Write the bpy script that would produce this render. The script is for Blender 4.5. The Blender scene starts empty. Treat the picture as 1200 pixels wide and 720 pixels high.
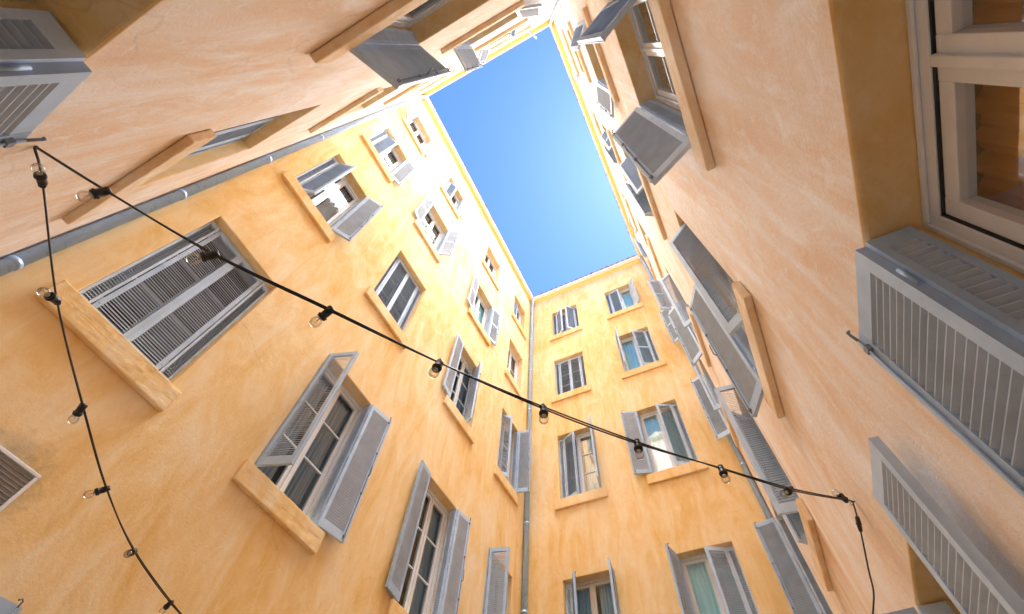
import bpy, bmesh, math, random
from mathutils import Matrix, Vector
random.seed(7)
sc = bpy.context.scene
COL = sc.collection
EYE = 1.6                                   # height of the lens above the paving

# ---------------------------------------------------------------- camera
cam = bpy.data.cameras.new('Camera')
cam.sensor_width = 36.0
cam.lens = 36.0 * 547.755 / 1200.0
cam.clip_start = 0.02
cam.clip_end = 2000
camo = bpy.data.objects.new('Camera', cam)
COL.objects.link(camo)
Rr = ((0.44131726, -0.89594069, 0.05029269), (0.79580622, 0.3648648, -0.48328681), (0.41464629, 0.25330605, 0.87401631))
M = Matrix.Identity(4)
for i in range(3):
    M[i][0] = Rr[0][i]; M[i][1] = -Rr[1][i]; M[i][2] = -Rr[2][i]
M[2][3] = EYE
camo.matrix_world = M
sc.camera = camo

# ---------------------------------------------------------------- sky, sun, exposure
SUN_EL, SUN_AZ = math.radians(72), math.radians(-28)     # azimuth from +X, counter-clockwise
world = bpy.data.worlds.new('World')
sc.world = world
world.use_nodes = True
wn = world.node_tree.nodes
bg = wn['Background']
sky = wn.new('ShaderNodeTexSky')
sky.sky_type = 'NISHITA'
sky.sun_disc = False
sky.sun_elevation = SUN_EL
sky.sun_rotation = math.pi / 2 - SUN_AZ
sky.air_density = 0.8
sky.dust_density = 0.22
sky.ozone_density = 6.0
tint = wn.new('ShaderNodeMix'); tint.data_type = 'RGBA'; tint.blend_type = 'MULTIPLY'      # cool white balance of the photograph
tint.inputs[0].default_value = 1.0
tint.inputs[7].default_value = (0.62, 0.88, 1.10, 1)
world.node_tree.links.new(sky.outputs[0], tint.inputs[6])
world.node_tree.links.new(tint.outputs[2], bg.inputs[0])
bg.inputs[1].default_value = 0.055
sun = bpy.data.lights.new('sun', 'SUN')
sun.energy = 5.0
sun.angle = math.radians(80)
sun.color = (1.0, 0.975, 0.94)
suno = bpy.data.objects.new('sun', sun)
COL.objects.link(suno)
sd = Vector((math.cos(SUN_EL) * math.cos(SUN_AZ), math.cos(SUN_EL) * math.sin(SUN_AZ), math.sin(SUN_EL)))
suno.rotation_euler = sd.to_track_quat('Z', 'Y').to_euler()
suno.location = (3, 1, 30)
sc.view_settings.view_transform = 'Standard'
sc.view_settings.look = 'None'
sc.view_settings.gamma = 1.0
sc.view_settings.exposure = 2.62
sc.cycles.max_bounces = 16
sc.cycles.diffuse_bounces = 12
sc.cycles.glossy_bounces = 4
sc.cycles.transparent_max_bounces = 16
sc.cycles.caustics_reflective = False
sc.cycles.caustics_refractive = False
sc.cycles.sample_clamp_indirect = 6.0

# ---------------------------------------------------------------- materials
def nt(name):
    m = bpy.data.materials.new(name)
    m.use_nodes = True
    t = m.node_tree
    return m, t.nodes, t.links, t.nodes['Principled BSDF']

def ramp(N, stops):
    r = N.new('ShaderNodeValToRGB')
    e = r.color_ramp.elements
    e[0].position, e[0].color = stops[0][0], (*stops[0][1], 1)
    e[1].position, e[1].color = stops[-1][0], (*stops[-1][1], 1)
    for p, c in stops[1:-1]:
        x = e.new(p); x.color = (*c, 1)
    return r

def noise(N, L, vec, scale, detail=4, rough=0.55, dist=0.0):
    n = N.new('ShaderNodeTexNoise')
    n.inputs['Scale'].default_value = scale
    n.inputs['Detail'].default_value = detail
    n.inputs['Roughness'].default_value = rough
    n.inputs['Distortion'].default_value = dist
    L.new(vec, n.inputs['Vector'])
    return n.outputs[0]

def mixc(N, L, fac, a, b, mode='MIX'):
    m = N.new('ShaderNodeMix')
    m.data_type = 'RGBA'
    m.blend_type = mode
    for s, v in ((0, fac), (6, a), (7, b)):
        if isinstance(v, (int, float)):
            m.inputs[s].default_value = v
        elif isinstance(v, tuple):
            m.inputs[s].default_value = (*v, 1)
        else:
            L.new(v, m.inputs[s])
    return m.outputs[2]

def maprange(N, L, v, a, b, c=0.0, d=1.0):
    m = N.new('ShaderNodeMapRange')
    m.inputs[1].default_value, m.inputs[2].default_value = a, b
    m.inputs[3].default_value, m.inputs[4].default_value = c, d
    L.new(v, m.inputs[0])
    return m.outputs[0]

def plaster(name, deep, mid, pale, grain=1.0, streak=0.5, stain=None, blotch=0.45):
    m, N, L, P = nt(name)
    g = N.new('ShaderNodeNewGeometry').outputs['Position']
    mp = N.new('ShaderNodeMapping'); mp.inputs['Scale'].default_value = (1, 1, 0.32)
    mp.inputs['Rotation'].default_value = (0.25, 0.2, 0)
    L.new(g, mp.inputs[0])
    big = noise(N, L, g, 0.55, 6, 0.6, 0.6)
    med = noise(N, L, mp.outputs[0], 2.6, 7, 0.66, 1.2)
    r1 = ramp(N, [(0.37, deep), (0.51, mid), (0.66, pale)])
    add = N.new('ShaderNodeMath'); add.operation = 'MULTIPLY_ADD'
    L.new(med, add.inputs[0]); add.inputs[1].default_value = 0.6
    sub = N.new('ShaderNodeMath'); sub.operation = 'MULTIPLY'
    L.new(big, sub.inputs[0]); sub.inputs[1].default_value = 0.42
    L.new(sub.outputs[0], add.inputs[2])
    L.new(add.outputs[0], r1.inputs[0])
    col = r1.outputs[0]
    # wash marks running down the wall
    mp2 = N.new('ShaderNodeMapping'); mp2.inputs['Scale'].default_value = (3.2, 3.2, 0.22)
    L.new(g, mp2.inputs[0])
    st = noise(N, L, mp2.outputs[0], 1.3, 6, 0.6, 0.5)
    stf = maprange(N, L, st, 0.52, 0.72, 0.0, streak)
    col = mixc(N, L, stf, col, tuple(min(0.93, c * 1.04 + 0.05) for c in pale))
    # broad smears of old limewash
    mp3 = N.new('ShaderNodeMapping'); mp3.inputs['Scale'].default_value = (1, 1, 0.4); mp3.inputs['Rotation'].default_value = (0.5, -0.4, 0.2)
    L.new(g, mp3.inputs[0])
    sm = noise(N, L, mp3.outputs[0], 2.3, 9, 0.7, 2.2)
    col = mixc(N, L, maprange(N, L, sm, 0.53, 0.66, 0.0, blotch), col, tuple(min(0.93, c * 1.02 + 0.05) for c in pale))
    sm2 = noise(N, L, mp3.outputs[0], 4.1, 9, 0.72, 1.4)
    col = mixc(N, L, maprange(N, L, sm2, 0.54, 0.70, 0.0, blotch), col, deep)
    # paler rubbed blotches
    bl = noise(N, L, g, 5.5, 8, 0.72, 2.0)
    blf = maprange(N, L, bl, 0.56, 0.70, 0.0, blotch)
    col = mixc(N, L, blf, col, tuple(min(0.95, c * 1.05 + 0.03) for c in pale))
    dk = noise(N, L, g, 9.0, 8, 0.75, 1.0)
    dkf = maprange(N, L, dk, 0.60, 0.74, 0.0, 0.25)
    col = mixc(N, L, dkf, col, tuple(c * 0.75 for c in deep))
    # hairline cracks
    vo = N.new('ShaderNodeTexVoronoi'); vo.feature = 'DISTANCE_TO_EDGE'; vo.inputs['Scale'].default_value = 0.55
    wob = N.new('ShaderNodeTexNoise'); wob.inputs['Scale'].default_value = 3.0; wob.inputs['Detail'].default_value = 8
    L.new(g, wob.inputs['Vector'])
    wm = N.new('ShaderNodeVectorMath'); wm.operation = 'MULTIPLY_ADD'
    L.new(wob.outputs[1], wm.inputs[0]); wm.inputs[1].default_value = (0.5, 0.5, 0.5); L.new(g, wm.inputs[2])
    L.new(wm.outputs[0], vo.inputs['Vector'])
    cr = maprange(N, L, vo.outputs['Distance'], 0.0, 0.006, 1.0, 0.0)
    gate = maprange(N, L, noise(N, L, g, 0.8, 2, 0.5), 0.54, 0.62, 0.0, 0.28)
    cf = N.new('ShaderNodeMath'); cf.operation = 'MULTIPLY'; L.new(cr, cf.inputs[0]); L.new(gate, cf.inputs[1])
    col = mixc(N, L, cf.outputs[0], col, tuple(c * 0.5 for c in deep))
    if stain:
        vm = N.new('ShaderNodeVectorMath'); vm.operation = 'DISTANCE'
        L.new(g, vm.inputs[0]); vm.inputs[1].default_value = stain
        sn = noise(N, L, g, 7, 5, 0.7, 1.0)
        ad = N.new('ShaderNodeMath'); ad.operation = 'MULTIPLY_ADD'
        L.new(sn, ad.inputs[0]); ad.inputs[1].default_value = 0.35; L.new(vm.outputs['Value'], ad.inputs[2])
        sf = maprange(N, L, ad.outputs[0], 0.30, 0.48, 0.45, 0.0)
        col = mixc(N, L, sf, col, (0.10, 0.075, 0.06))
    L.new(col, P.inputs['Base Color'])
    P.inputs['Roughness'].default_value = 0.93
    P.inputs['Specular IOR Level'].default_value = 0.2
    # relief: hand-trowelled waves, grain, pits
    b1 = N.new('ShaderNodeBump'); b1.inputs['Strength'].default_value = 0.55; b1.inputs['Distance'].default_value = 0.03
    L.new(noise(N, L, mp.outputs[0], 3.2, 4, 0.55, 0.8), b1.inputs['Height'])
    b2 = N.new('ShaderNodeBump'); b2.inputs['Strength'].default_value = 0.55 * grain; b2.inputs['Distance'].default_value = 0.006
    L.new(noise(N, L, g, 55, 8, 0.75, 0.4), b2.inputs['Height']); L.new(b1.outputs[0], b2.inputs['Normal'])
    b3 = N.new('ShaderNodeBump'); b3.inputs['Strength'].default_value = 0.5 * grain; b3.inputs['Distance'].default_value = 0.0022
    L.new(noise(N, L, g, 230, 4, 0.7), b3.inputs['Height']); L.new(b2.outputs[0], b3.inputs['Normal'])
    L.new(b3.outputs[0], P.inputs['Normal'])
    return m

def paint(name, c, rough=0.45, var=0.12, dirt=(0.16, 0.12, 0.08), dirtf=0.25):
    m, N, L, P = nt(name)
    g = N.new('ShaderNodeNewGeometry').outputs['Position']
    a = noise(N, L, g, 6, 6, 0.65)
    col = mixc(N, L, maprange(N, L, a, 0.3, 0.7), tuple(x * (1 - var) for x in c), tuple(min(1, x * (1 + var)) for x in c))
    d = noise(N, L, g, 23, 8, 0.75, 0.5)
    oi = N.new('ShaderNodeObjectInfo')      # every shutter has faded a little differently
    hv = N.new('ShaderNodeHueSaturation'); L.new(col, hv.inputs['Color'])
    L.new(maprange(N, L, oi.outputs['Random'], 0, 1, 0.84, 1.12), hv.inputs['Value'])
    L.new(maprange(N, L, oi.outputs['Random'], 0, 1, 1.12, 0.86), hv.inputs['Saturation'])
    col = hv.outputs[0]
    col = mixc(N, L, maprange(N, L, d, 0.58, 0.75, 0, dirtf), col, dirt)
    L.new(col, P.inputs['Base Color'])
    P.inputs['Roughness'].default_value = rough
    b = N.new('ShaderNodeBump'); b.inputs['Strength'].default_value = 0.25; b.inputs['Distance'].default_value = 0.0015
    L.new(noise(N, L, g, 120, 5, 0.7), b.inputs['Height'])
    L.new(b.outputs[0], P.inputs['Normal'])
    return m

def plain(name, c, rough=0.5, metal=0.0, spec=0.5):
    return paint_simple(name, c, rough, metal, spec)

def paint_simple(name, c, rough, metal, spec):
    m, N, L, P = nt(name)
    g = N.new('ShaderNodeNewGeometry').outputs['Position']
    a = noise(N, L, g, 14, 5, 0.6)
    col = mixc(N, L, a, tuple(x * 0.88 for x in c), tuple(min(1, x * 1.1) for x in c))
    L.new(col, P.inputs['Base Color'])
    L.new(maprange(N, L, a, 0.2, 0.8, max(0.02, rough - 0.08), rough + 0.08), P.inputs['Roughness'])
    P.inputs['Metallic'].default_value = metal
    P.inputs['Specular IOR Level'].default_value = spec
    return m

def glass_mat(name, tint=(0.9, 0.95, 0.97), strength=1.0):
    m, N, L, P = nt(name)
    N.remove(P)
    out = N['Material Output']
    tr = N.new('ShaderNodeBsdfTransparent'); tr.inputs[0].default_value = (*tint, 1)
    gl = N.new('ShaderNodeBsdfGlossy'); gl.inputs['Roughness'].default_value = 0.03
    fr = N.new('ShaderNodeFresnel'); fr.inputs[0].default_value = 1.7
    g = N.new('ShaderNodeNewGeometry').outputs['Position']
    b = N.new('ShaderNodeBump'); b.inputs['Strength'].default_value = 0.15; b.inputs['Distance'].default_value = 0.01
    L.new(noise(N, L, g, 2.5, 2, 0.5), b.inputs['Height']); L.new(b.outputs[0], gl.inputs['Normal'])
    mx = N.new('ShaderNodeMixShader')
    mu = N.new('ShaderNodeMath'); mu.operation = 'MULTIPLY'; mu.use_clamp = True
    L.new(fr.outputs[0], mu.inputs[0]); mu.inputs[1].default_value = strength
    L.new(mu.outputs[0], mx.inputs[0]); L.new(tr.outputs[0], mx.inputs[1]); L.new(gl.outputs[0], mx.inputs[2])
    L.new(mx.outputs[0], out.inputs[0])
    return m

def cloth(name, c, fold=18.0):
    m, N, L, P = nt(name)
    g = N.new('ShaderNodeNewGeometry').outputs['Position']
    mp = N.new('ShaderNodeMapping'); mp.inputs['Scale'].default_value = (1, 1, 0.08); L.new(g, mp.inputs[0])
    n = noise(N, L, mp.outputs[0], fold, 3, 0.5)
    L.new(mixc(N, L, n, tuple(x * 0.8 for x in c), tuple(min(1, x * 1.12) for x in c)), P.inputs['Base Color'])
    P.inputs['Roughness'].default_value = 0.9
    b = N.new('ShaderNodeBump'); b.inputs['Strength'].default_value = 0.8; b.inputs['Distance'].default_value = 0.02
    L.new(n, b.inputs['Height']); L.new(b.outputs[0], P.inputs['Normal'])
    return m

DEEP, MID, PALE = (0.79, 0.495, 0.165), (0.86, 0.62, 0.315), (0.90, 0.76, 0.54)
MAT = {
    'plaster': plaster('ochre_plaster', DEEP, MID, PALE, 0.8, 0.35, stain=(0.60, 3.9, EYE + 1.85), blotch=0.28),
    'plaster_rough': plaster('rough_peach_plaster', (0.80, 0.56, 0.36), (0.85, 0.71, 0.58), (0.89, 0.86, 0.86), 1.5, 0.8, blotch=0.6),
    'plaster_sill': plaster('peach_sill_plaster', (0.81, 0.56, 0.30), (0.86, 0.70, 0.50), (0.90, 0.83, 0.74), 1.2, 0.6, blotch=0.5),
    'rod': plain('dull_grey_rod', (0.26, 0.30, 0.36), 0.9, 0, 0.15),
    'cove': plain('cornice_shaded_ochre', (0.90, 0.68, 0.22), 0.9, 0, 0.2),  # saturated yellow of the shadowed underside, put into the cove's colour
    'lip': plain('cornice_cream', (0.86, 0.82, 0.72), 0.9, 0, 0.2),
    'shutter': paint('shutter_grey_paint', (0.46, 0.61, 0.83), 0.62),
    'louvre': paint('louvre_grey_paint', (0.48, 0.59, 0.74), 0.7),
    'white': plain('white_window_paint', (0.76, 0.80, 0.86), 0.4),
    'cream': plain('cream_window_paint', (0.68, 0.64, 0.58), 0.45),
    'seal': plain('black_seal', (0.015, 0.015, 0.017), 0.5),
    'glass': glass_mat('window_glass', (0.88, 0.95, 0.98), 0.75),
    'room': plain('dim_room', (0.10, 0.09, 0.085), 0.9),
    'room_orange': plain('orange_room', (0.62, 0.24, 0.05), 0.9),
    'c_white': cloth('white_curtain', (0.52, 0.58, 0.68)),
    'c_cyan': cloth('pale_cyan_curtain', (0.60, 0.86, 0.93)),
    'c_dark': cloth('grey_curtain', (0.38, 0.48, 0.60)),
    'c_orange_interior': cloth('orange_interior_sheet', (0.85, 0.30, 0.05)),  # added sheet behind the panes, stands in for the orange interior left unlit
    'glass_soft': glass_mat('soft_window_glass', (0.80, 0.95, 1.0), 0.3),
    'zinc': plain('zinc', (0.36, 0.56, 0.86), 0.3, 0.0, 0.9),
    'rubber': plain('black_rubber', (0.012, 0.012, 0.014), 0.42),
    'bulbglass': glass_mat('bulb_glass', (0.97, 0.965, 0.95), 0.6),
    'brass': plain('bulb_cap_metal', (0.55, 0.5, 0.42), 0.3, 1.0),
    'iron': plain('grey_iron', (0.2, 0.22, 0.24), 0.5, 0.6),
    'tile': plain('terracotta_tile', (0.42, 0.19, 0.10), 0.85),
    'stone': plain('grey_paving_stone', (0.30, 0.27, 0.23), 0.85),
    'leaf': plain('cactus_green', (0.05, 0.16, 0.05), 0.6),
    'pot': plain('white_pot', (0.78, 0.78, 0.76), 0.4),
    'mesh': plain('dusty_grille', (0.30, 0.29, 0.29), 0.8),
}

# ---------------------------------------------------------------- mesh helpers
class MB:
    def __init__(self):
        self.v = []; self.f = []; self.smooth = []
    def quad(self, a, b, c, d):
        n = len(self.v); self.v += [a, b, c, d]; self.f.append((n, n + 1, n + 2, n + 3)); self.smooth.append(False)
    def box(self, x0, x1, y0, y1, z0, z1, fn=None):
        p = [(x, y, z) for z in (z0, z1) for y in (y0, y1) for x in (x0, x1)]
        if fn: p = [fn(*q) for q in p]
        n = len(self.v); self.v += p
        for f in ((0, 2, 3, 1), (4, 5, 7, 6), (0, 1, 5, 4), (2, 6, 7, 3), (0, 4, 6, 2), (1, 3, 7, 5)):
            self.f.append(tuple(n + i for i in f)); self.smooth.append(False)
    def hexa(self, p):      # eight points, same order as box
        n = len(self.v); self.v += [tuple(q) for q in p]
        for f in ((0, 2, 3, 1), (4, 5, 7, 6), (0, 1, 5, 4), (2, 6, 7, 3), (0, 4, 6, 2), (1, 3, 7, 5)):
            self.f.append(tuple(n + i for i in f)); self.smooth.append(False)
    def tube(self, pts, r, seg=10, caps=True):
        pts = [Vector(p) for p in pts]
        rs = r if isinstance(r, (list, tuple)) else [r] * len(pts)
        n0 = len(self.v)
        up = None
        for i, p in enumerate(pts):
            t = (pts[min(i + 1, len(pts) - 1)] - pts[max(i - 1, 0)])
            if t.length < 1e-9: t = Vector((0, 0, 1))
            t.normalize()
            if up is None:
                up = Vector((0, 0, 1)) if abs(t.z) < 0.9 else Vector((1, 0, 0))
            s = t.cross(up); s.normalize(); up = s.cross(t); up.normalize()
            for k in range(seg):
                a = 2 * math.pi * k / seg
                q = p + (s * math.cos(a) + up * math.sin(a)) * rs[i]
                self.v.append(tuple(q))
        for i in range(len(pts) - 1):
            for k in range(seg):
                a = n0 + i * seg + k; b = n0 + i * seg + (k + 1) % seg
                self.f.append((a, b, b + seg, a + seg)); self.smooth.append(True)
        if caps:
            self.f.append(tuple(n0 + k for k in reversed(range(seg)))); self.smooth.append(False)
            e = n0 + (len(pts) - 1) * seg
            self.f.append(tuple(e + k for k in range(seg))); self.smooth.append(False)
    def mesh(self, name, mat, org=(0, 0, 0), recalc=True):
        me = bpy.data.meshes.new(name)
        me.from_pydata([(a - org[0], b - org[1], c - org[2]) for a, b, c in self.v], [], self.f)
        me.polygons.foreach_set('use_smooth', self.smooth)
        if recalc:
            bm = bmesh.new(); bm.from_mesh(me)
            bmesh.ops.recalc_face_normals(bm, faces=bm.faces); bm.to_mesh(me); bm.free()
        me.materials.append(mat)
        me.update()
        return me

def link(name, me, parent=None, loc=(0, 0, 0)):
    o = bpy.data.objects.new(name, me)
    COL.objects.link(o)
    o.location = loc
    if parent: o.parent = parent
    return o

def put(name, mb, mat, parent=None, org=(0, 0, 0), bevel=0.0, recalc=True):
    """world-space mesh builder to one object under parent (parents are unrotated)"""
    me = mb.mesh(name, MAT[mat], org, recalc)
    po = Vector((0, 0, 0))
    p = parent
    while p:
        po += Vector(p.location); p = p.parent
    o = link(name, me, parent, Vector(org) - po)
    LAST[0] = o
    if bevel:
        b = o.modifiers.new('bevel', 'BEVEL'); b.width = bevel; b.segments = 2; b.limit_method = 'ANGLE'
    return o

LAST = [None]
WEAR = bpy.data.textures.new('wear', 'CLOUDS'); WEAR.noise_scale = 0.06; WEAR.noise_depth = 3

def thing(name, label, cat, loc, group=None):
    o = bpy.data.objects.new(name, None)
    COL.objects.link(o); o.location = loc
    o.empty_display_size = 0.2
    o['label'] = label; o['category'] = cat
    if group: o['group'] = group
    return o

# ---------------------------------------------------------------- the courtyard's plan
C = dict(NL=(-.488, 3.899), LF=(7.816, 3.899), FR=(7.816, -.632), RN=(-.545, -.675))
TOP = EYE + 15.95
DEPTH = 0.24

class Frame:
    """coordinates on a wall: u along it (world x or y), o out into the court, z up"""
    def __init__(self, a, b, mat):
        self.a = Vector(C[a]); self.b = Vector(C[b])
        self.d = (self.b - self.a).normalized()
        n = Vector((-self.d.y, self.d.x))
        if n.dot(Vector((3.6, 1.6)) - self.a) < 0: n = -n
        self.n = n
        self.ax = 0 if abs(self.d.x) > abs(self.d.y) else 1
        self.mat = mat
        self.u0 = self.a[self.ax]; self.u1 = self.b[self.ax]
        self.hand = self.d.x * n.y - self.d.y * n.x      # +1 or -1
    def p(self, u, o, z):
        q = self.a + self.d * ((u - self.u0) / self.d[self.ax]) + self.n * o
        return (q.x, q.y, z + EYE)

FR_ = {
    'L': Frame('NL', 'LF', 'plaster'), 'R': Frame('RN', 'FR', 'plaster_rough'),
    'N': Frame('RN', 'NL', 'plaster_rough'), 'F': Frame('FR', 'LF', 'plaster'),
}
R0, R1, R2, R3, R4 = (-0.72, 1.39), (3.03, 4.94), (6.69, 8.52), (10.06, 11.69), (13.15, 14.58)
CL = 'C'; NO = None
def O(du, do, out=0.022): return ('O', du, do, out)
def I(u, o): return ('I', u, o)
# wall, u0, u1, z-range, state of shutter at low u, at high u, curtain, mid-rail, window frame
WIN = [
    ('L', -.09, .91, R0, O(-.34, .05), O(.42, .07), 'c_dark', 0, 'white'),
    ('L', -.09, .91, R1, CL, CL, None, 0, 'white'),
    ('L', 1.96, 2.95, R1, O(.115, .34), O(.31, .06), 'c_dark', 0, 'white'),
    ('L', 4.44, 5.36, (3.05, 4.98), O(-.35, .05), O(.35, .05), 'c_dark', 0, 'white'),
    ('L', 6.44, 7.38, (3.05, 5.01), O(.08, .3), CL, None, 0, 'cream'),
    ('L', -.09, .83, R2, I(.27, .17), O(.29, .16), 'c_white', 0, 'white'),
    ('L', 1.96, 2.94, R2, CL, CL, None, 0, 'white'),
    ('L', 4.43, 5.35, (6.72, 8.58), O(-.33, .05), I(5.09, .09), 'c_dark', 0, 'white'),
    ('L', 6.43, 7.30, (6.74, 8.6), I(6.825, .09), O(.1, .33), None, 0, 'cream'),
    ('L', -.09, .78, R3, I(.37, .03), O(.3, .05), 'c_white', 0, 'white'),
    ('L', 1.94, 2.82, R3, O(-.3, .04), O(.15, .26), 'c_white', 1, 'white'),
    ('L', 4.43, 5.35, R3, O(-.3, .05), O(.27, .05), 'c_cyan', 1, 'white'),
    ('L', 6.45, 7.33, R3, NO, NO, 'c_dark', 0, 'white'),
    ('L', -.03, .82, R4, O(-.3, .2), O(.3, .04), 'c_dark', 1, 'white'),
    ('L', 1.96, 2.79, R4, I(2.34, .03), O(.25, .07), 'c_white', 0, 'white'),
    ('L', 4.48, 5.35, R4, NO, NO, 'c_dark', 0, 'white'),
    ('L', 6.50, 7.33, R4, CL, NO, 'c_dark', 0, 'white'),
    ('F', 2.14, 3.12, (3.05, 5.03), O(-.05, .3), I(2.8, .24), 'c_dark', 0, 'cream'),
    ('F', .11, 1.07, (3.05, 5.03), I(.59, .06), O(.08, .34), 'c_cyan', 0, 'white'),
    ('F', 2.15, 3.10, (6.72, 8.6), O(-.06, .3), I(2.605, .05), 'c_white', 0, 'white'),
    ('F', .13, 1.10, (6.72, 8.6), I(.6, .06), O(.32, .1), 'c_cyan', 0, 'white'),
    ('F', 2.15, 3.09, (10.08, 11.77), CL, CL, None, 0, 'white'),
    ('F', .12, 1.10, (10.08, 11.82), I(.57, .04), O(-.1, .33), 'c_cyan', 1, 'white'),
    ('F', 2.13, 3.08, (13.13, 14.7), I(2.507, .13), I(2.70, .08), 'c_white', 0, 'white'),
    ('F', .10, 1.09, (13.13, 14.7), I(.085, .12), I(.63, -.03), 'c_cyan', 0, 'white'),
    ('R', -.05, .93, R0, O(-.34, .05), O(.36, .03), 'c_orange_interior', 0, 'white'),
    ('R', 2.02, 2.97, R0, O(-.34, -.02, .092), O(.03, .3), 'c_dark', 0, 'white'),
    ('R', -.05, .90, R1, O(.15, .34), O(.12, .25), 'c_white', 0, 'white'),
    ('R', 2.00, 2.95, R1, I(2.37, .18), O(.32, .15), 'c_dark', 0, 'white'),
    ('R', 4.42, 5.37, R1, I(4.53, .2), I(5.02, .1), 'c_dark', 0, 'white'),
    ('R', 6.45, 7.37, R1, CL, O(.06, .33), None, 0, 'white'),
    ('R', -.05, .88, R2, O(.28, .23), O(.33, .1), 'c_dark', 0, 'white'),
    ('R', 2.00, 2.90, R2, I(2.29, .17), I(2.6, .2), 'c_dark', 0, 'white'),
    ('R', 4.44, 5.35, R2, I(4.75, .2), O(.22, .24), 'c_dark', 0, 'white'),
    ('R', 6.45, 7.33, R2, I(6.68, .24), O(.1, .3), 'c_dark', 0, 'white'),
    ('R', -.05, .85, R3, CL, CL, None, 0, 'white'),
    ('R', 2.00, 2.88, R3, I(2.3, .1), I(2.6, .1), 'c_dark', 1, 'white'),
    ('R', 4.46, 5.33, R3, CL, CL, None, 0, 'white'),
    ('R', 6.45, 7.33, R3, O(-.12, .24), O(.13, .25), 'c_dark', 1, 'white'),
    ('R', -.02, .85, R4, CL, O(.31, .08), None, 0, 'white'),
    ('R', 2.02, 2.86, R4, CL, CL, None, 0, 'white'),
    ('R', 4.48, 5.32, R4, CL, O(.3, .05), None, 0, 'white'),
    ('R', 6.48, 7.32, R4, O(-.25, .1), CL, None, 0, 'white'),
    ('N', .18, 1.14, R0, O(-.3, .1), O(.36, .03), 'c_dark', 0, 'white'),
    ('N', .05, 1.02, R1, O(-.32, .05), O(-.13, .28), 'c_dark', 0, 'white'),
    ('N', 2.13, 3.10, R1, CL, CL, None, 0, 'white'),
    ('N', .06, .99, R2, O(-.28, .1), O(-.01, .32), 'c_dark', 0, 'white'),
    ('N', 2.13, 3.06, R2, CL, CL, None, 0, 'white'),
    ('N', .08, .98, R3, I(.42, .12), O(.27, .25), 'c_dark', 0, 'white'),
    ('N', 2.14, 3.04, R3, CL, CL, None, 0, 'white'),
    ('N', .08, .97, R4, O(-.12, .22), CL, 'c_dark', 0, 'white'),
    ('N', 2.15, 3.03, R4, CL, CL, None, 0, 'white'),
]

FAC = {
    'L': thing('facade', 'broad ochre plaster facade on the left, four columns of grey shuttered windows beside the sky', 'facade', (3.66, 3.9, 0)),
    'F': thing('facade', 'narrow ochre end facade low in the middle, two columns of windows between two downpipes', 'facade', (7.82, 1.63, 0)),
    'R': thing('facade', 'rough peach plaster facade along the right edge, seen steeply with shutters sticking out', 'facade', (3.63, -.65, 0)),
    'N': thing('facade', 'pale peach plaster facade across the top left, the nearest one overhead', 'facade', (-.52, 1.6, 0)),
}

# ---------------------------------------------------------------- wall sheets with real openings
def build_wall(k):
    F = FR_[k]
    wins = [w for w in WIN if w[0] == k]
    zs = sorted({-EYE - 0.05, 15.95} | {z for w in wins for z in w[3]})
    g = 0.008
    mb = MB()
    # bands of rows: every distinct z; columns split where an opening covers the band
    for z0, z1 in zip(zs, zs[1:]):
        cov = sorted((w[1], w[2]) for w in wins if w[3][0] <= z0 + 1e-6 and w[3][1] >= z1 - 1e-6)
        u = F.u0
        segs = []
        for a, b in cov:
            segs.append((u, a)); u = b
        segs.append((u, F.u1))
        for a, b in segs:
            n = max(1, int((b - a) / 1.5))
            for i in range(n):
                ua, ub = a + (b - a) * i / n, a + (b - a) * (i + 1) / n
                mb.quad(F.p(ua, 0, z0), F.p(ub, 0, z0), F.p(ub, 0, z1), F.p(ua, 0, z1))
    put('wall', mb, F.mat, FAC[k], FAC[k].location, recalc=False)
    for w in wins:
        mb = MB()
        _, a, b, (z0, z1) = w[:4]
        # worn, rounded arris then the reveal
        prof = [(0, 0), (0.004, -0.0015), (0.008, -0.006), (0.0095, -0.013), (0.0095, -DEPTH)]
        for (g0, o0), (g1, o1) in zip(prof, prof[1:]):
            r0 = (a + g0, b - g0, z0, z1 - g0); r1 = (a + g1, b - g1, z0, z1 - g1)
            mb.quad(F.p(r0[0], o0, r0[2]), F.p(r0[0], o0, r0[3]), F.p(r1[0], o1, r1[3]), F.p(r1[0], o1, r1[2]))
            mb.quad(F.p(r0[1], o0, r0[2]), F.p(r0[1], o0, r0[3]), F.p(r1[1], o1, r1[3]), F.p(r1[1], o1, r1[2]))
            mb.quad(F.p(r0[0], o0, r0[3]), F.p(r0[1], o0, r0[3]), F.p(r1[1], o1, r1[3]), F.p(r1[0], o1, r1[3]))
        mb.quad(F.p(a, 0, z0), F.p(b, 0, z0), F.p(b, -DEPTH, z0), F.p(a, -DEPTH, z0))
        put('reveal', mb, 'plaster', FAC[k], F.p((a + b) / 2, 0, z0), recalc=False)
    # sills
    for w in wins:
        _, a, b, (z0, z1) = w[:4]
        s = MB()
        h = 0.235
        e = 0.10
        s.box(a - e, b + e, 0.002, 0.055, z0 - h, z0 - 0.004, F.p)
        s.box(a + 0.012, b - 0.012, -DEPTH + .01, 0.001, z0 - 0.05, z0 + 0.003, F.p)
        put('window_sill', s, 'plaster' if k in 'LF' else 'plaster_sill', FAC[k], F.p((a + b) / 2, 0, z0 - h), bevel=0.010)
        so = LAST[0]
        sb = so.modifiers.new('grid', 'SUBSURF'); sb.subdivision_type = 'SIMPLE'; sb.levels = sb.render_levels = 4
        dm = so.modifiers.new('wear', 'DISPLACE'); dm.texture = WEAR; dm.strength = 0.009; dm.mid_level = 0.5; dm.texture_coords = 'GLOBAL'
for k in 'LFRN':
    build_wall(k)

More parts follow.
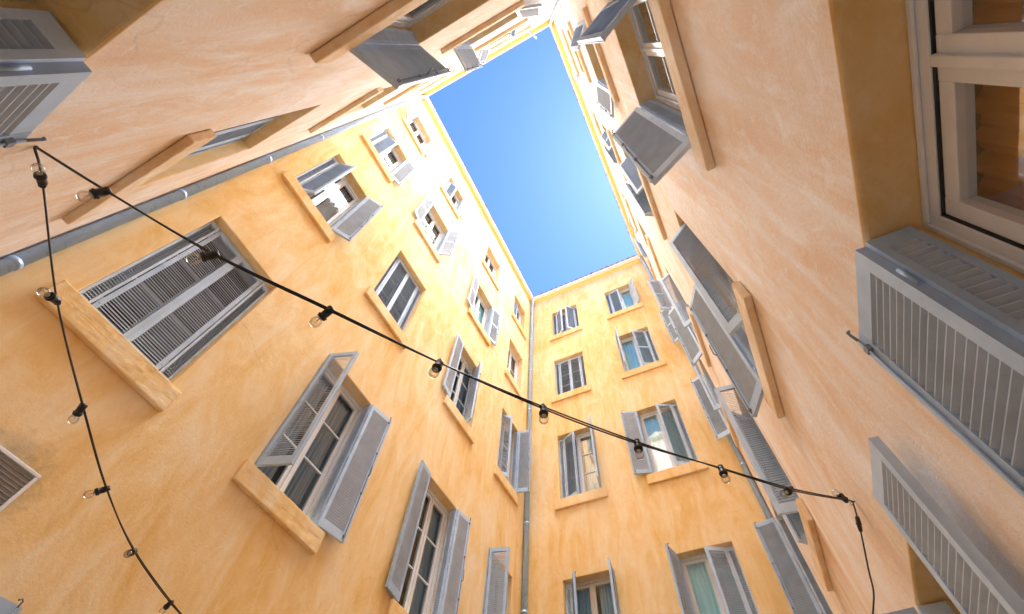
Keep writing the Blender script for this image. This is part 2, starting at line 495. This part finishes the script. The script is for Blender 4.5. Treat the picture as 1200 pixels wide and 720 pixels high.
# ---------------------------------------------------------------- cornice, all the way round
def corner(o):
    """inner corners of the court at distance o out from the walls"""
    L, F, R, N = (FR_[k] for k in 'LFRN')
    def x(A, B):
        p1 = A.a + A.n * o; d1 = A.d; p2 = B.a + B.n * o; d2 = B.d
        den = d1.x * d2.y - d1.y * d2.x
        t = ((p2.x - p1.x) * d2.y - (p2.y - p1.y) * d2.x) / den
        return p1 + d1 * t
    return {'NL': x(N, L), 'LF': x(L, F), 'FR': x(F, R), 'RN': x(R, N)}
def ring(k, prof, name, mat, zc=0):
    mb = MB()
    a, b = {'L': ('NL', 'LF'), 'F': ('FR', 'LF'), 'R': ('RN', 'FR'), 'N': ('RN', 'NL')}[k]
    pts = []
    for o, z in prof:
        c = corner(o)
        pts.append(((c[a].x, c[a].y, z + EYE), (c[b].x, c[b].y, z + EYE)))
    for (p, q), (r, s) in zip(pts, pts[1:]):
        mb.quad(p, q, s, r)
    o = put(name, mb, mat, FAC[k], FAC[k].location, recalc=False)
    return o
for k in 'LFRN':
    ring(k, [(0.0, 15.93), (0.008, 15.93), (0.012, 15.96), (0.03, 16.0), (0.06, 16.03), (0.095, 16.045)], 'cornice', 'cove')
    ring(k, [(0.095, 16.045), (0.10, 16.05), (0.10, 16.10), (0.135, 16.12), (0.15, 16.14), (0.15, 16.22), (-0.3, 16.26)], 'cornice_lip', 'lip')
    # roof slope of canal tiles behind the lip
    F = FR_[k]
    mb = MB()
    n = int(abs(F.u1 - F.u0) / 0.2)
    for i in range(n):
        uc = F.u0 + (F.u1 - F.u0) * (i + 0.5) / n
        j = random.uniform(-.012, .012)
        prev = None
        for s in range(7):
            a = math.pi * s / 6
            uu = uc + 0.08 * math.cos(a); hh = 0.07 * math.sin(a)
            cur = (F.p(uu, 0.160 + j, 16.235 + hh), F.p(uu, -3.5, 17.2 + hh))
            if prev: mb.quad(prev[0], cur[0], cur[1], prev[1])
            prev = cur
    mb.quad(F.p(F.u0 - .3, 0.0, 16.25), F.p(F.u1 + .3, 0.0, 16.25), F.p(F.u1 + 3.5, -3.5, 17.2), F.p(F.u0 - 3.5, -3.5, 17.2))
    put('roof', mb, 'tile', FAC[k], FAC[k].location, recalc=False)

# ---------------------------------------------------------------- shutters
_leaf = {}
def leaf_meshes(w, h, flip, mid, narrow):
    key = (round(w, 2), round(h, 2), flip, mid, narrow)
    if key in _leaf: return _leaf[key]
    w, h = key[0], key[1]
    s = -1 if flip else 1
    t = 0.016
    st = 0.024 if narrow else 0.043
    rt, rb = 0.07, 0.10
    fr = MB()
    fr.box(0, st, -t, t, 0, h); fr.box(w - st, w, -t, t, 0, h)
    fr.box(st, w - st, -t + .001, t - .001, 0, rb); fr.box(st, w - st, -t + .001, t - .001, h - rt, h)
    if mid: fr.box(st, w - st, -t + .001, t - .001, h * .5 - .03, h * .5 + .03)
    if not narrow:   # hinge straps and knuckles, meeting strip
        for z in (h * .1, h * .5, h * .9):
            fr.box(0.002, 0.03, s * (t + .0) if s > 0 else -t - .004, s * t + .004 if s > 0 else -t, z - .035, z + .035)
            fr.tube([(-.004, 0, z - .04), (-.004, 0, z + .04)], 0.006, 8)
        fr.box(w - .012, w + .006, -s * (t + .005), -s * (t - .002), .004, h - .004)
    lv = MB()
    pitch = 0.0295
    zones = [(rb, h - rt)] if not mid else [(rb, h * .5 - .03), (h * .5 + .03, h - rt)]
    for z0, z1 in zones:
        n = int((z1 - z0) / pitch)
        for i in range(n):
            z = z0 + (z1 - z0) * (i + .5) / n
            a, b = -0.0145 * s, 0.0145 * s        # inner edge high, outer edge low
            th = 0.0019; z += random.uniform(-.0012, .0012); jt = random.uniform(-.0016, .0016)
            lo, hi = -0.0180 + jt, 0.0180 - jt
            x0, x1 = st - .004, w - st + .004
            p = [(x0, a, z + hi - th), (x1, a, z + hi - th), (x0, b, z + lo - th), (x1, b, z + lo - th),
                 (x0, a, z + hi + th), (x1, a, z + hi + th), (x0, b, z + lo + th), (x1, b, z + lo + th)]
            lv.hexa(p)
    res = (fr.mesh('shutter', MAT['shutter']), lv.mesh('louvres', MAT['louvre']))
    _leaf[key] = res
    return res

_rod = {}
def rod_mesh(h, flip):
    key = (round(h, 2), flip)
    if key in _rod: return _rod[key]
    s = 1 if flip else -1          # on the inner face
    m = MB()
    y = s * 0.026
    m.tube([(0, y, 0.02), (0, y, h - .02)], 0.004, 8)
    for z in (0.06, h * .33, h * .66, h - .07):
        m.box(-.012, .012, min(s * .016, s * .032), max(s * .016, s * .032), z - .012, z + .012)
    m.tube([(0, y, h * .46), (0.0, y + s * .03, h * .47), (-.01, y + s * .035, h * .52), (-.012, y + s * .03, h * .55)], 0.006, 8)
    m.tube([(0, y, h - .02), (0, y + s * .004, h + .012), (-.012, y + s * .012, h + .02), (-.026, y + s * .014, h + .006)], 0.005, 8)
    _rod[key] = m.mesh('latch', MAT['rod'])
    return _rod[key]

def place_leaf(name, F, parent, hinge, d, side, w, z0, h, mid, narrow, rod):
    """hinge and direction on the wall's (u, o) plane; side -1 hinged at low u, +1 at high u"""
    L_ = math.hypot(*d); d = (d[0] / L_, d[1] / L_)
    n = (-d[1], d[0]) if side < 0 else (d[1], -d[0])
    du, no = F.d * (1 if F.d[F.ax] > 0 else -1), F.n
    D = du * d[0] + no * d[1]; Nn = du * n[0] + no * n[1]
    flip = (D.x * Nn.y - D.y * Nn.x) < 0
    if flip: Nn = -Nn
    fm, lm = leaf_meshes(w, h, flip, mid, narrow)
    o = link(name, fm, parent)
    mw = Matrix(((D.x, Nn.x, 0, 0), (D.y, Nn.y, 0, 0), (0, 0, 1, 0), (0, 0, 0, 1)))
    P = Vector(F.p(hinge[0], hinge[1], z0)) - Vector(parent.matrix_world.translation if parent.parent else parent.location)
    if parent.parent:
        o.parent = parent
        base = PM[parent.name]
        mm = base.inverted() @ (Matrix.Translation(Vector(F.p(hinge[0], hinge[1], z0))) @ mw)
        o.matrix_local = mm
        PM[o.name] = base @ mm
    else:
        mm = Matrix.Translation(P) @ mw
        o.matrix_local = mm
        PM[o.name] = Matrix.Translation(Vector(F.p(hinge[0], hinge[1], z0))) @ mw
    if narrow:
        # louvres of the small folding leaf join its own mesh as a third-level neighbour
        l = link('side_louvres', lm, parent); l.matrix_local = mm
    else:
        l = link('louvres', lm, o)
        if rod:
            r = link('latch', rod_mesh(h, flip), o, (w - .022, 0, 0))
    return o
PM = {}

def shutter(F, w, side, state):
    k, u0, u1, (z0, z1) = w[:4]
    mid = w[7]
    fac = FAC[k]
    W = u1 - u0
    nw = 0.125
    mw = W / 2 - nw - 0.012
    h = z1 - z0 - 0.045
    zb = z0 + 0.022
    s = 1 if side < 0 else -1
    ue = u0 + 0.012 if side < 0 else u1 - 0.012
    if state == 'C':
        mh, md = (ue + s * (nw + .005), -.118), (s, 0.0)
        nh, nd = (ue, -.118), (s, 0.0)
    elif state[0] == 'I':
        mh = (ue + s * (nw + .005), -.115)
        md = (state[1] - mh[0], state[2] - mh[1])
        nh, nd = (ue, -.118), (s, 0.0)
    else:
        ue2 = u0 + 0.028 if side < 0 else u1 - 0.028
        mh = (ue2, state[3])
        md = (state[1], state[2])
        nh, nd = (ue2, -.112), (0.0, 1.0)
    o = place_leaf('shutter', F, fac, mh, md, side, mw, zb, h, mid, False, rod=(side > 0))
    place_leaf('side_leaf', F, o, nh, nd, side, nw, zb, h, 0, True, False)
    return o

# ---------------------------------------------------------------- windows
def window(F, w):
    k, u0, u1, (z0, z1), _, _, cur, mid, fm = w
    fac = FAC[k]
    a, b, c, d = u0 + .010, u1 - .010, z0 + .002, z1 - .011
    D0, D1 = -.235, -.165
    m = MB()
    ft = 0.05
    m.box(a, a + ft, D0, D1, c, d, F.p); m.box(b - ft, b, D0, D1, c, d, F.p)
    m.box(a + ft, b - ft, D0, D1 - .001, c, c + .06, F.p); m.box(a + ft, b - ft, D0, D1 - .001, d - ft, d, F.p)
    # bead round the frame
    m.box(a + .001, a + .018, D1, D1 + .012, c, d, F.p); m.box(b - .018, b - .001, D1, D1 + .012, c, d, F.p)
    m.box(a + .018, b - .018, D1, D1 + .011, d - .018, d - .001, F.p)
    org = F.p((u0 + u1) / 2, -.2, z0)
    fo = put('window', m, fm, fac, org, bevel=0.003)
    um = (a + b) / 2
    for (x0, x1) in ((a + ft + .006, um - .003), (um + .003, b - ft - .006)):
        s = MB()
        E0, E1 = -.222, -.178
        st = 0.052
        y0, y1 = c + .066, d - ft - .006
        s.box(x0, x0 + st, E0, E1, y0, y1, F.p); s.box(x1 - st, x1, E0, E1, y0, y1, F.p)
        s.box(x0 + st, x1 - st, E0, E1 - .001, y0, y0 + .06, F.p); s.box(x0 + st, x1 - st, E0, E1 - .001, y1 - .05, y1, F.p)
        H = y1 - y0
        nb = 3 if H > 1.5 else 2
        if not ((k == 'R' and z0 < 0) or cur == 'c_cyan' or (k == 'L' and z0 == 6.69 and u0 < 0)):
            for i in range(1, nb):
                zz = y0 + .06 + (H - .11) * i / nb
                s.box(x0 + st, x1 - st, E0 + .008, E1 - .006, zz - .011, zz + .011, F.p)
        put('casement', s, fm, fo, F.p((x0 + x1) / 2, -.2, y0), bevel=0.0025)
        g = MB()
        g.quad(F.p(x0 + st - .005, -.201, y0 + .05), F.p(x1 - st + .005, -.201, y0 + .05), F.p(x1 - st + .005, -.201, y1 - .045), F.p(x0 + st - .005, -.201, y1 - .045))
        put('pane', g, 'glass_soft' if cur in ('c_cyan', 'c_orange_interior') or k == 'F' else 'glass', fo, F.p((x0 + x1) / 2, -.2, y0), recalc=False)
    if k == 'R' and z0 < 0:
        s = MB()
        y0, y1 = c + .06, d - ft
        s.box(a + ft, a + ft + .006, -.222, -.172, y0, y1, F.p); s.box(b - ft - .006, b - ft, -.222, -.172, y0, y1, F.p)
        s.box(a + ft + .006, b - ft - .006, -.222, -.172, y0, y0 + .006, F.p); s.box(a + ft + .006, b - ft - .006, -.222, -.172, y1 - .006, y1, F.p)
        put('seal', s, 'seal', fo, org)
    s = MB()
    s.box(um - .014, um + .014, -.178, -.163, c + .066, d - ft - .006, F.p)
    put('meeting_stile', s, fm, fo, F.p(um, -.17, c + .066), bevel=0.003)
    # the room behind
    r = MB()
    x0, x1, y0, y1, b0, b1 = u0 - .25, u1 + .25, z0 - .1, z1 + .15, -DEPTH - .001, -DEPTH - .75
    if k == 'N' and u0 < 1: x0 = max(x0, -.2)
    if k == 'R' and u0 < 1: x0 = max(x0, -.2)
    r.quad(F.p(x0, b1, y0), F.p(x1, b1, y0), F.p(x1, b1, y1), F.p(x0, b1, y1))
    for xx in (x0, x1): r.quad(F.p(xx, b0, y0), F.p(xx, b1, y0), F.p(xx, b1, y1), F.p(xx, b0, y1))
    for yy in (y0, y1): r.quad(F.p(x0, b0, yy), F.p(x1, b0, yy), F.p(x1, b1, yy), F.p(x0, b1, yy))
    # inner face of the wall round the opening, keeps daylight out
    r.quad(F.p(x0, b0, y0), F.p(u0 + .009, b0, y0), F.p(u0 + .009, b0, y1), F.p(x0, b0, y1))
    r.quad(F.p(u1 - .009, b0, y0), F.p(x1, b0, y0), F.p(x1, b0, y1), F.p(u1 - .009, b0, y1))
    r.quad(F.p(u0, b0 - .001, y0), F.p(u1, b0 - .001, y0), F.p(u1, b0 - .001, z0), F.p(u0, b0 - .001, z0))
    r.quad(F.p(u0, b0 - .001, z1 - .01), F.p(u1, b0 - .001, z1 - .01), F.p(u1, b0 - .001, y1), F.p(u0, b0 - .001, y1))
    put('room', r, 'room_orange' if cur == 'room_orange' else 'room', fo, org, recalc=False)
    if cur and cur != 'room_orange':
        q = MB()
        n = 40
        gap = 0.0 if cur in ('c_cyan', 'c_orange_interior') else 0.10
        ph = random.uniform(0, 6)
        for (p0, p1) in ((a + .02, um - gap * .9), (um + gap * .9, b - .02)):
            prev = None
            for i in range(n + 1):
                u = p0 + (p1 - p0) * i / n
                o_ = -.285 + .012 * math.sin(i * .9 + ph) + .006 * math.sin(i * 2.1)
                curp = (F.p(u, o_, c + .03), F.p(u, o_, d - .02))
                if prev: q.quad(prev[0], curp[0], curp[1], prev[1]); q.smooth[-1] = True
                prev = curp
        put('curtain', q, cur, fo, org, recalc=False)  # the orange one is no curtain but the added interior sheet
    return fo

for w in WIN:
    F = FR_[w[0]]
    window(F, w)
    if w[4]: shutter(F, w, -1, w[4])
    if w[5]: shutter(F, w, +1, w[5])

# ---------------------------------------------------------------- downpipes
def pipe(k, x, y, r, z0=-EYE, z1=15.9, bend=None, mat='zinc'):
    m = MB()
    pts = [(x, y, z0 + EYE), (x, y, z1 - .35 + EYE)]
    if bend:
        pts += [(x + bend[0] * .5, y + bend[1] * .5, z1 - .18 + EYE), (x + bend[0], y + bend[1], z1 + EYE), (x + bend[0], y + bend[1], z1 + .16 + EYE)]
    else:
        pts += [(x, y, z1 + EYE)]
    m.tube(pts, r, 20)
    o = put('downpipe', m, mat, FAC[k], (x, y, 0), recalc=False)
    z = z0 + .9
    while z < z1 - .4:
        c = MB()
        c.tube([(x, y, z + EYE), (x, y, z + .045 + EYE)], r + .006, 20)
        c.box(x - .008, x + .008, y - .008, y + r + .03 if k in 'L' else y + .008, z + .01 + EYE, z + .035 + EYE)
        put('pipe_collar', c, mat, o, (x, y, z + EYE), recalc=False)
        z += 1.75
pipe('N', -.43, 3.835, .048, bend=(.05, -.05))
pipe('F', 7.745, 3.83, .05, bend=(-.05, -.05))
pipe('F', 7.755, -.575, .045, bend=(-.05, .05))
pipe('R', -.47, -.60, .04, bend=(.06, .05))

# vent grille on the left facade
F = FR_['L']
m = MB()
x0, x1, z0, z1 = .44, .78, 1.68, 1.955
m.box(x0, x1, .001, .022, z0, z0 + .022, F.p); m.box(x0, x1, .001, .022, z1 - .022, z1, F.p)
m.box(x0, x0 + .022, .002, .021, z0 + .022, z1 - .022, F.p); m.box(x1 - .022, x1, .002, .021, z0 + .022, z1 - .022, F.p)
vo = put('vent_grille', m, 'white', FAC['L'], F.p(.61, 0, 1.68), bevel=.003)
m = MB()
m.box(x0 + .022, x1 - .022, .002, .006, z0 + .022, z1 - .022, F.p)
for i in range(1, 9):
    zz = z0 + .022 + (z1 - z0 - .044) * i / 9
    m.box(x0 + .022, x1 - .022, .006, .013, zz - .004, zz + .002, F.p)
put('grille_slats', m, 'mesh', vo, F.p(.61, 0, 1.68))

# ---------------------------------------------------------------- strings of bulbs
def catmull(P, n=8):
    P = [Vector(p) for p in P]
    Q = [P[0] * 2 - P[1]] + P + [P[-1] * 2 - P[-2]]
    out = []
    for i in range(1, len(Q) - 2):
        for j in range(n):
            t = j / n
            a, b, c, d = Q[i - 1:i + 3]
            out.append(0.5 * ((2 * b) + (-a + c) * t + (2 * a - 5 * b + 4 * c - d) * t * t + (-a + 3 * b - 3 * c + d) * t ** 3))
    out.append(P[-1])
    return out

def sock_meshes():
    s = MB()
    s.tube([(0, 0, .010), (0, 0, .0), (0, 0, -.010), (0, 0, -.030), (0, 0, -.031), (0, 0, -.036), (0, 0, -.037), (0, 0, -.044)], [.008, .0145, .0155, .015, .0195, .0195, .0175, .0175], 18)
    s.tube([(-.012, 0, .002), (.012, 0, .002)], .0115, 12)
    b = MB()
    prof = [(.011, -.043), (.0125, -.047), (.0165, -.053), (.0195, -.061), (.0205, -.068), (.019, -.076), (.0145, -.083), (.008, -.087), (.0015, -.0885)]
    b.tube([(0, 0, z) for r, z in prof], [r for r, z in prof], 20, caps=False)
    c = MB()
    c.tube([(0, 0, -.042), (0, 0, -.050)], .0085, 12)
    c.tube([(0, 0, -.050), (.0, 0, -.060)], .0022, 8)
    for sx in (-1, 1):
        c.tube([(0, 0, -.060), (sx * .005, 0, -.068), (sx * .005, 0, -.074)], .0007, 6)
    return s.mesh('bulb_socket', MAT['rubber']), b.mesh('bulb', MAT['bulbglass']), c.mesh('bulb_cap', MAT['brass'])
SM = sock_meshes()

def string(label, pts, bulbs, tilts, base, loop=None):
    t = thing('string_lights', label, 'string lights', base, None)
    m = MB()
    path = catmull([(x, y, z + EYE) for x, y, z in pts], 10)
    for s in (-1, 1):      # flat twin flex that twists as it goes
        q = []
        for i, p in enumerate(path):
            a = i * 0.13
            q.append(p + Vector((math.cos(a), math.sin(a), math.sin(a * .7))) * .0032 * s)
        m.tube(q, .0035, 8)
    put('cable', m, 'rubber', t, base, recalc=False)
    for (x, y, z), (ax, ay) in zip(bulbs, tilts):
        o = link('bulb_socket', SM[0], t, Vector((x, y, z + EYE)) - Vector(base))
        o.rotation_euler = (ax, ay, random.uniform(-.2, .2))
        link('bulb', SM[1], o); link('bulb_cap', SM[2], o)
    return t
S1 = [(-.514, 1.733, 1.644), (-.275, 1.561, 1.578), (.076, 1.306, 1.497), (.431, 1.049, 1.478), (.796, .785, 1.458), (1.169, .515, 1.467),
      (1.547, .241, 1.513), (1.945, -.047, 1.601), (2.335, -.33, 1.690), (2.714, -.605, 1.823), (2.795, -.655, 1.853)]
string('long black cable of clear bulbs slanting across the middle to the right facade', S1, S1[1:-1],
       [(.5, .2), (.7, .5), (.9, -.4), (.1, .1), (0, 0), (.05, 0), (0, .1), (.8, .6), (2.9, .3)], (-.514, 1.733, 1.644 + EYE))
S2 = [(-.516, 1.741, 1.649), (-.411, 1.821, 1.640), (-.047, 2.096, 1.555), (.373, 2.413, 1.518), (.796, 2.733, 1.498), (1.248, 3.074, 1.53), (1.843, 3.524, 1.648), (2.28, 3.87, 1.77)]
string('shorter black cable of clear bulbs running down the left edge to the bottom', S2, S2[1:-1],
       [(-.9, 1.1), (-.6, .9), (.8, -.6), (.5, .6), (-.6, .6), (.9, -.5)], (-.516, 1.741, 1.649 + EYE))
# hooks in the walls
for k, p, q in (('N', (-.543, 1.755, 1.67), (-.512, 1.735, 1.655)), ('R', (2.80, -.665, 1.86), (2.79, -.63, 1.85)), ('L', (2.32, 3.90, 1.78), (2.28, 3.87, 1.77))):
    m = MB()
    P, Q = Vector((p[0], p[1], p[2] + EYE)), Vector((q[0], q[1], q[2] + EYE))
    m.tube([P, Q, Q + Vector((0, 0, -.012)), Q + (P - Q) * .4 + Vector((0, 0, -.018)), Q + (P - Q) * .5 + Vector((0, 0, -.004))], .0028, 8)
    put('hook', m, 'iron', FAC[k], P, recalc=False)
# the flex that drops from the end of the long string to the shutter below
t = thing('power_cable', 'short black cable with an inline plug hanging from the end of the long bulb string', 'cable', (2.79, -.64, 1.84 + EYE))
m = MB()
path = catmull([(2.79, -.645, 1.845 + EYE), (2.81, -.63, 1.79 + EYE), (2.86, -.60, 1.70 + EYE), (2.96, -.555, 1.58 + EYE), (2.975, -.52, 1.48 + EYE), (2.99, -.46, 1.385 + EYE)], 8)
m.tube(path, .0042, 8)
put('flex', m, 'rubber', t, t.location, recalc=False)
m = MB()
a, b = Vector((2.812, -.628, 1.785 + EYE)), Vector((2.85, -.606, 1.715 + EYE))
m.tube([a, a.lerp(b, .1), a.lerp(b, .45), a.lerp(b, .5), a.lerp(b, .55), a.lerp(b, .9), b], [.006, .011, .013, .016, .012, .010, .005], 14)
put('plug', m, 'rubber', t, t.location, recalc=False)

# plant on an upper sill
F = FR_['L']
base = F.p(2.2, .02, 10.06)
t = thing('potted_plant', 'small green cactus in a white pot on an upper sill of the left facade', 'plant', base)
m = MB(); X, Y, Z = base
m.tube([(X, Y, Z), (X, Y, Z + .02), (X, Y, Z + .14), (X, Y, Z + .15)], [.05, .055, .075, .078], 16)
put('pot', m, 'pot', t, base, recalc=False)
m = MB()
m.tube([(X, Y, Z + .13), (X, Y, Z + .25), (X, Y, Z + .36), (X, Y, Z + .39)], [.028, .034, .03, .008], 12)
m.tube([(X, Y, Z + .2), (X + .06, Y - .01, Z + .22), (X + .07, Y - .01, Z + .3), (X + .07, Y - .01, Z + .32)], [.016, .02, .02, .005], 10)
m.tube([(X, Y, Z + .22), (X - .055, Y - .01, Z + .25), (X - .06, Y - .01, Z + .34), (X - .06, Y - .01, Z + .36)], [.016, .02, .018, .005], 10)
put('cactus', m, 'leaf', t, base, recalc=False)

# ---------------------------------------------------------------- the ground of the court
m = MB()
m.quad((-60, -60, 0), (60, -60, 0), (60, 60, 0), (-60, 60, 0))
g = put('ground', m, 'stone', None, (0, 0, 0), recalc=False)
g['kind'] = 'structure'
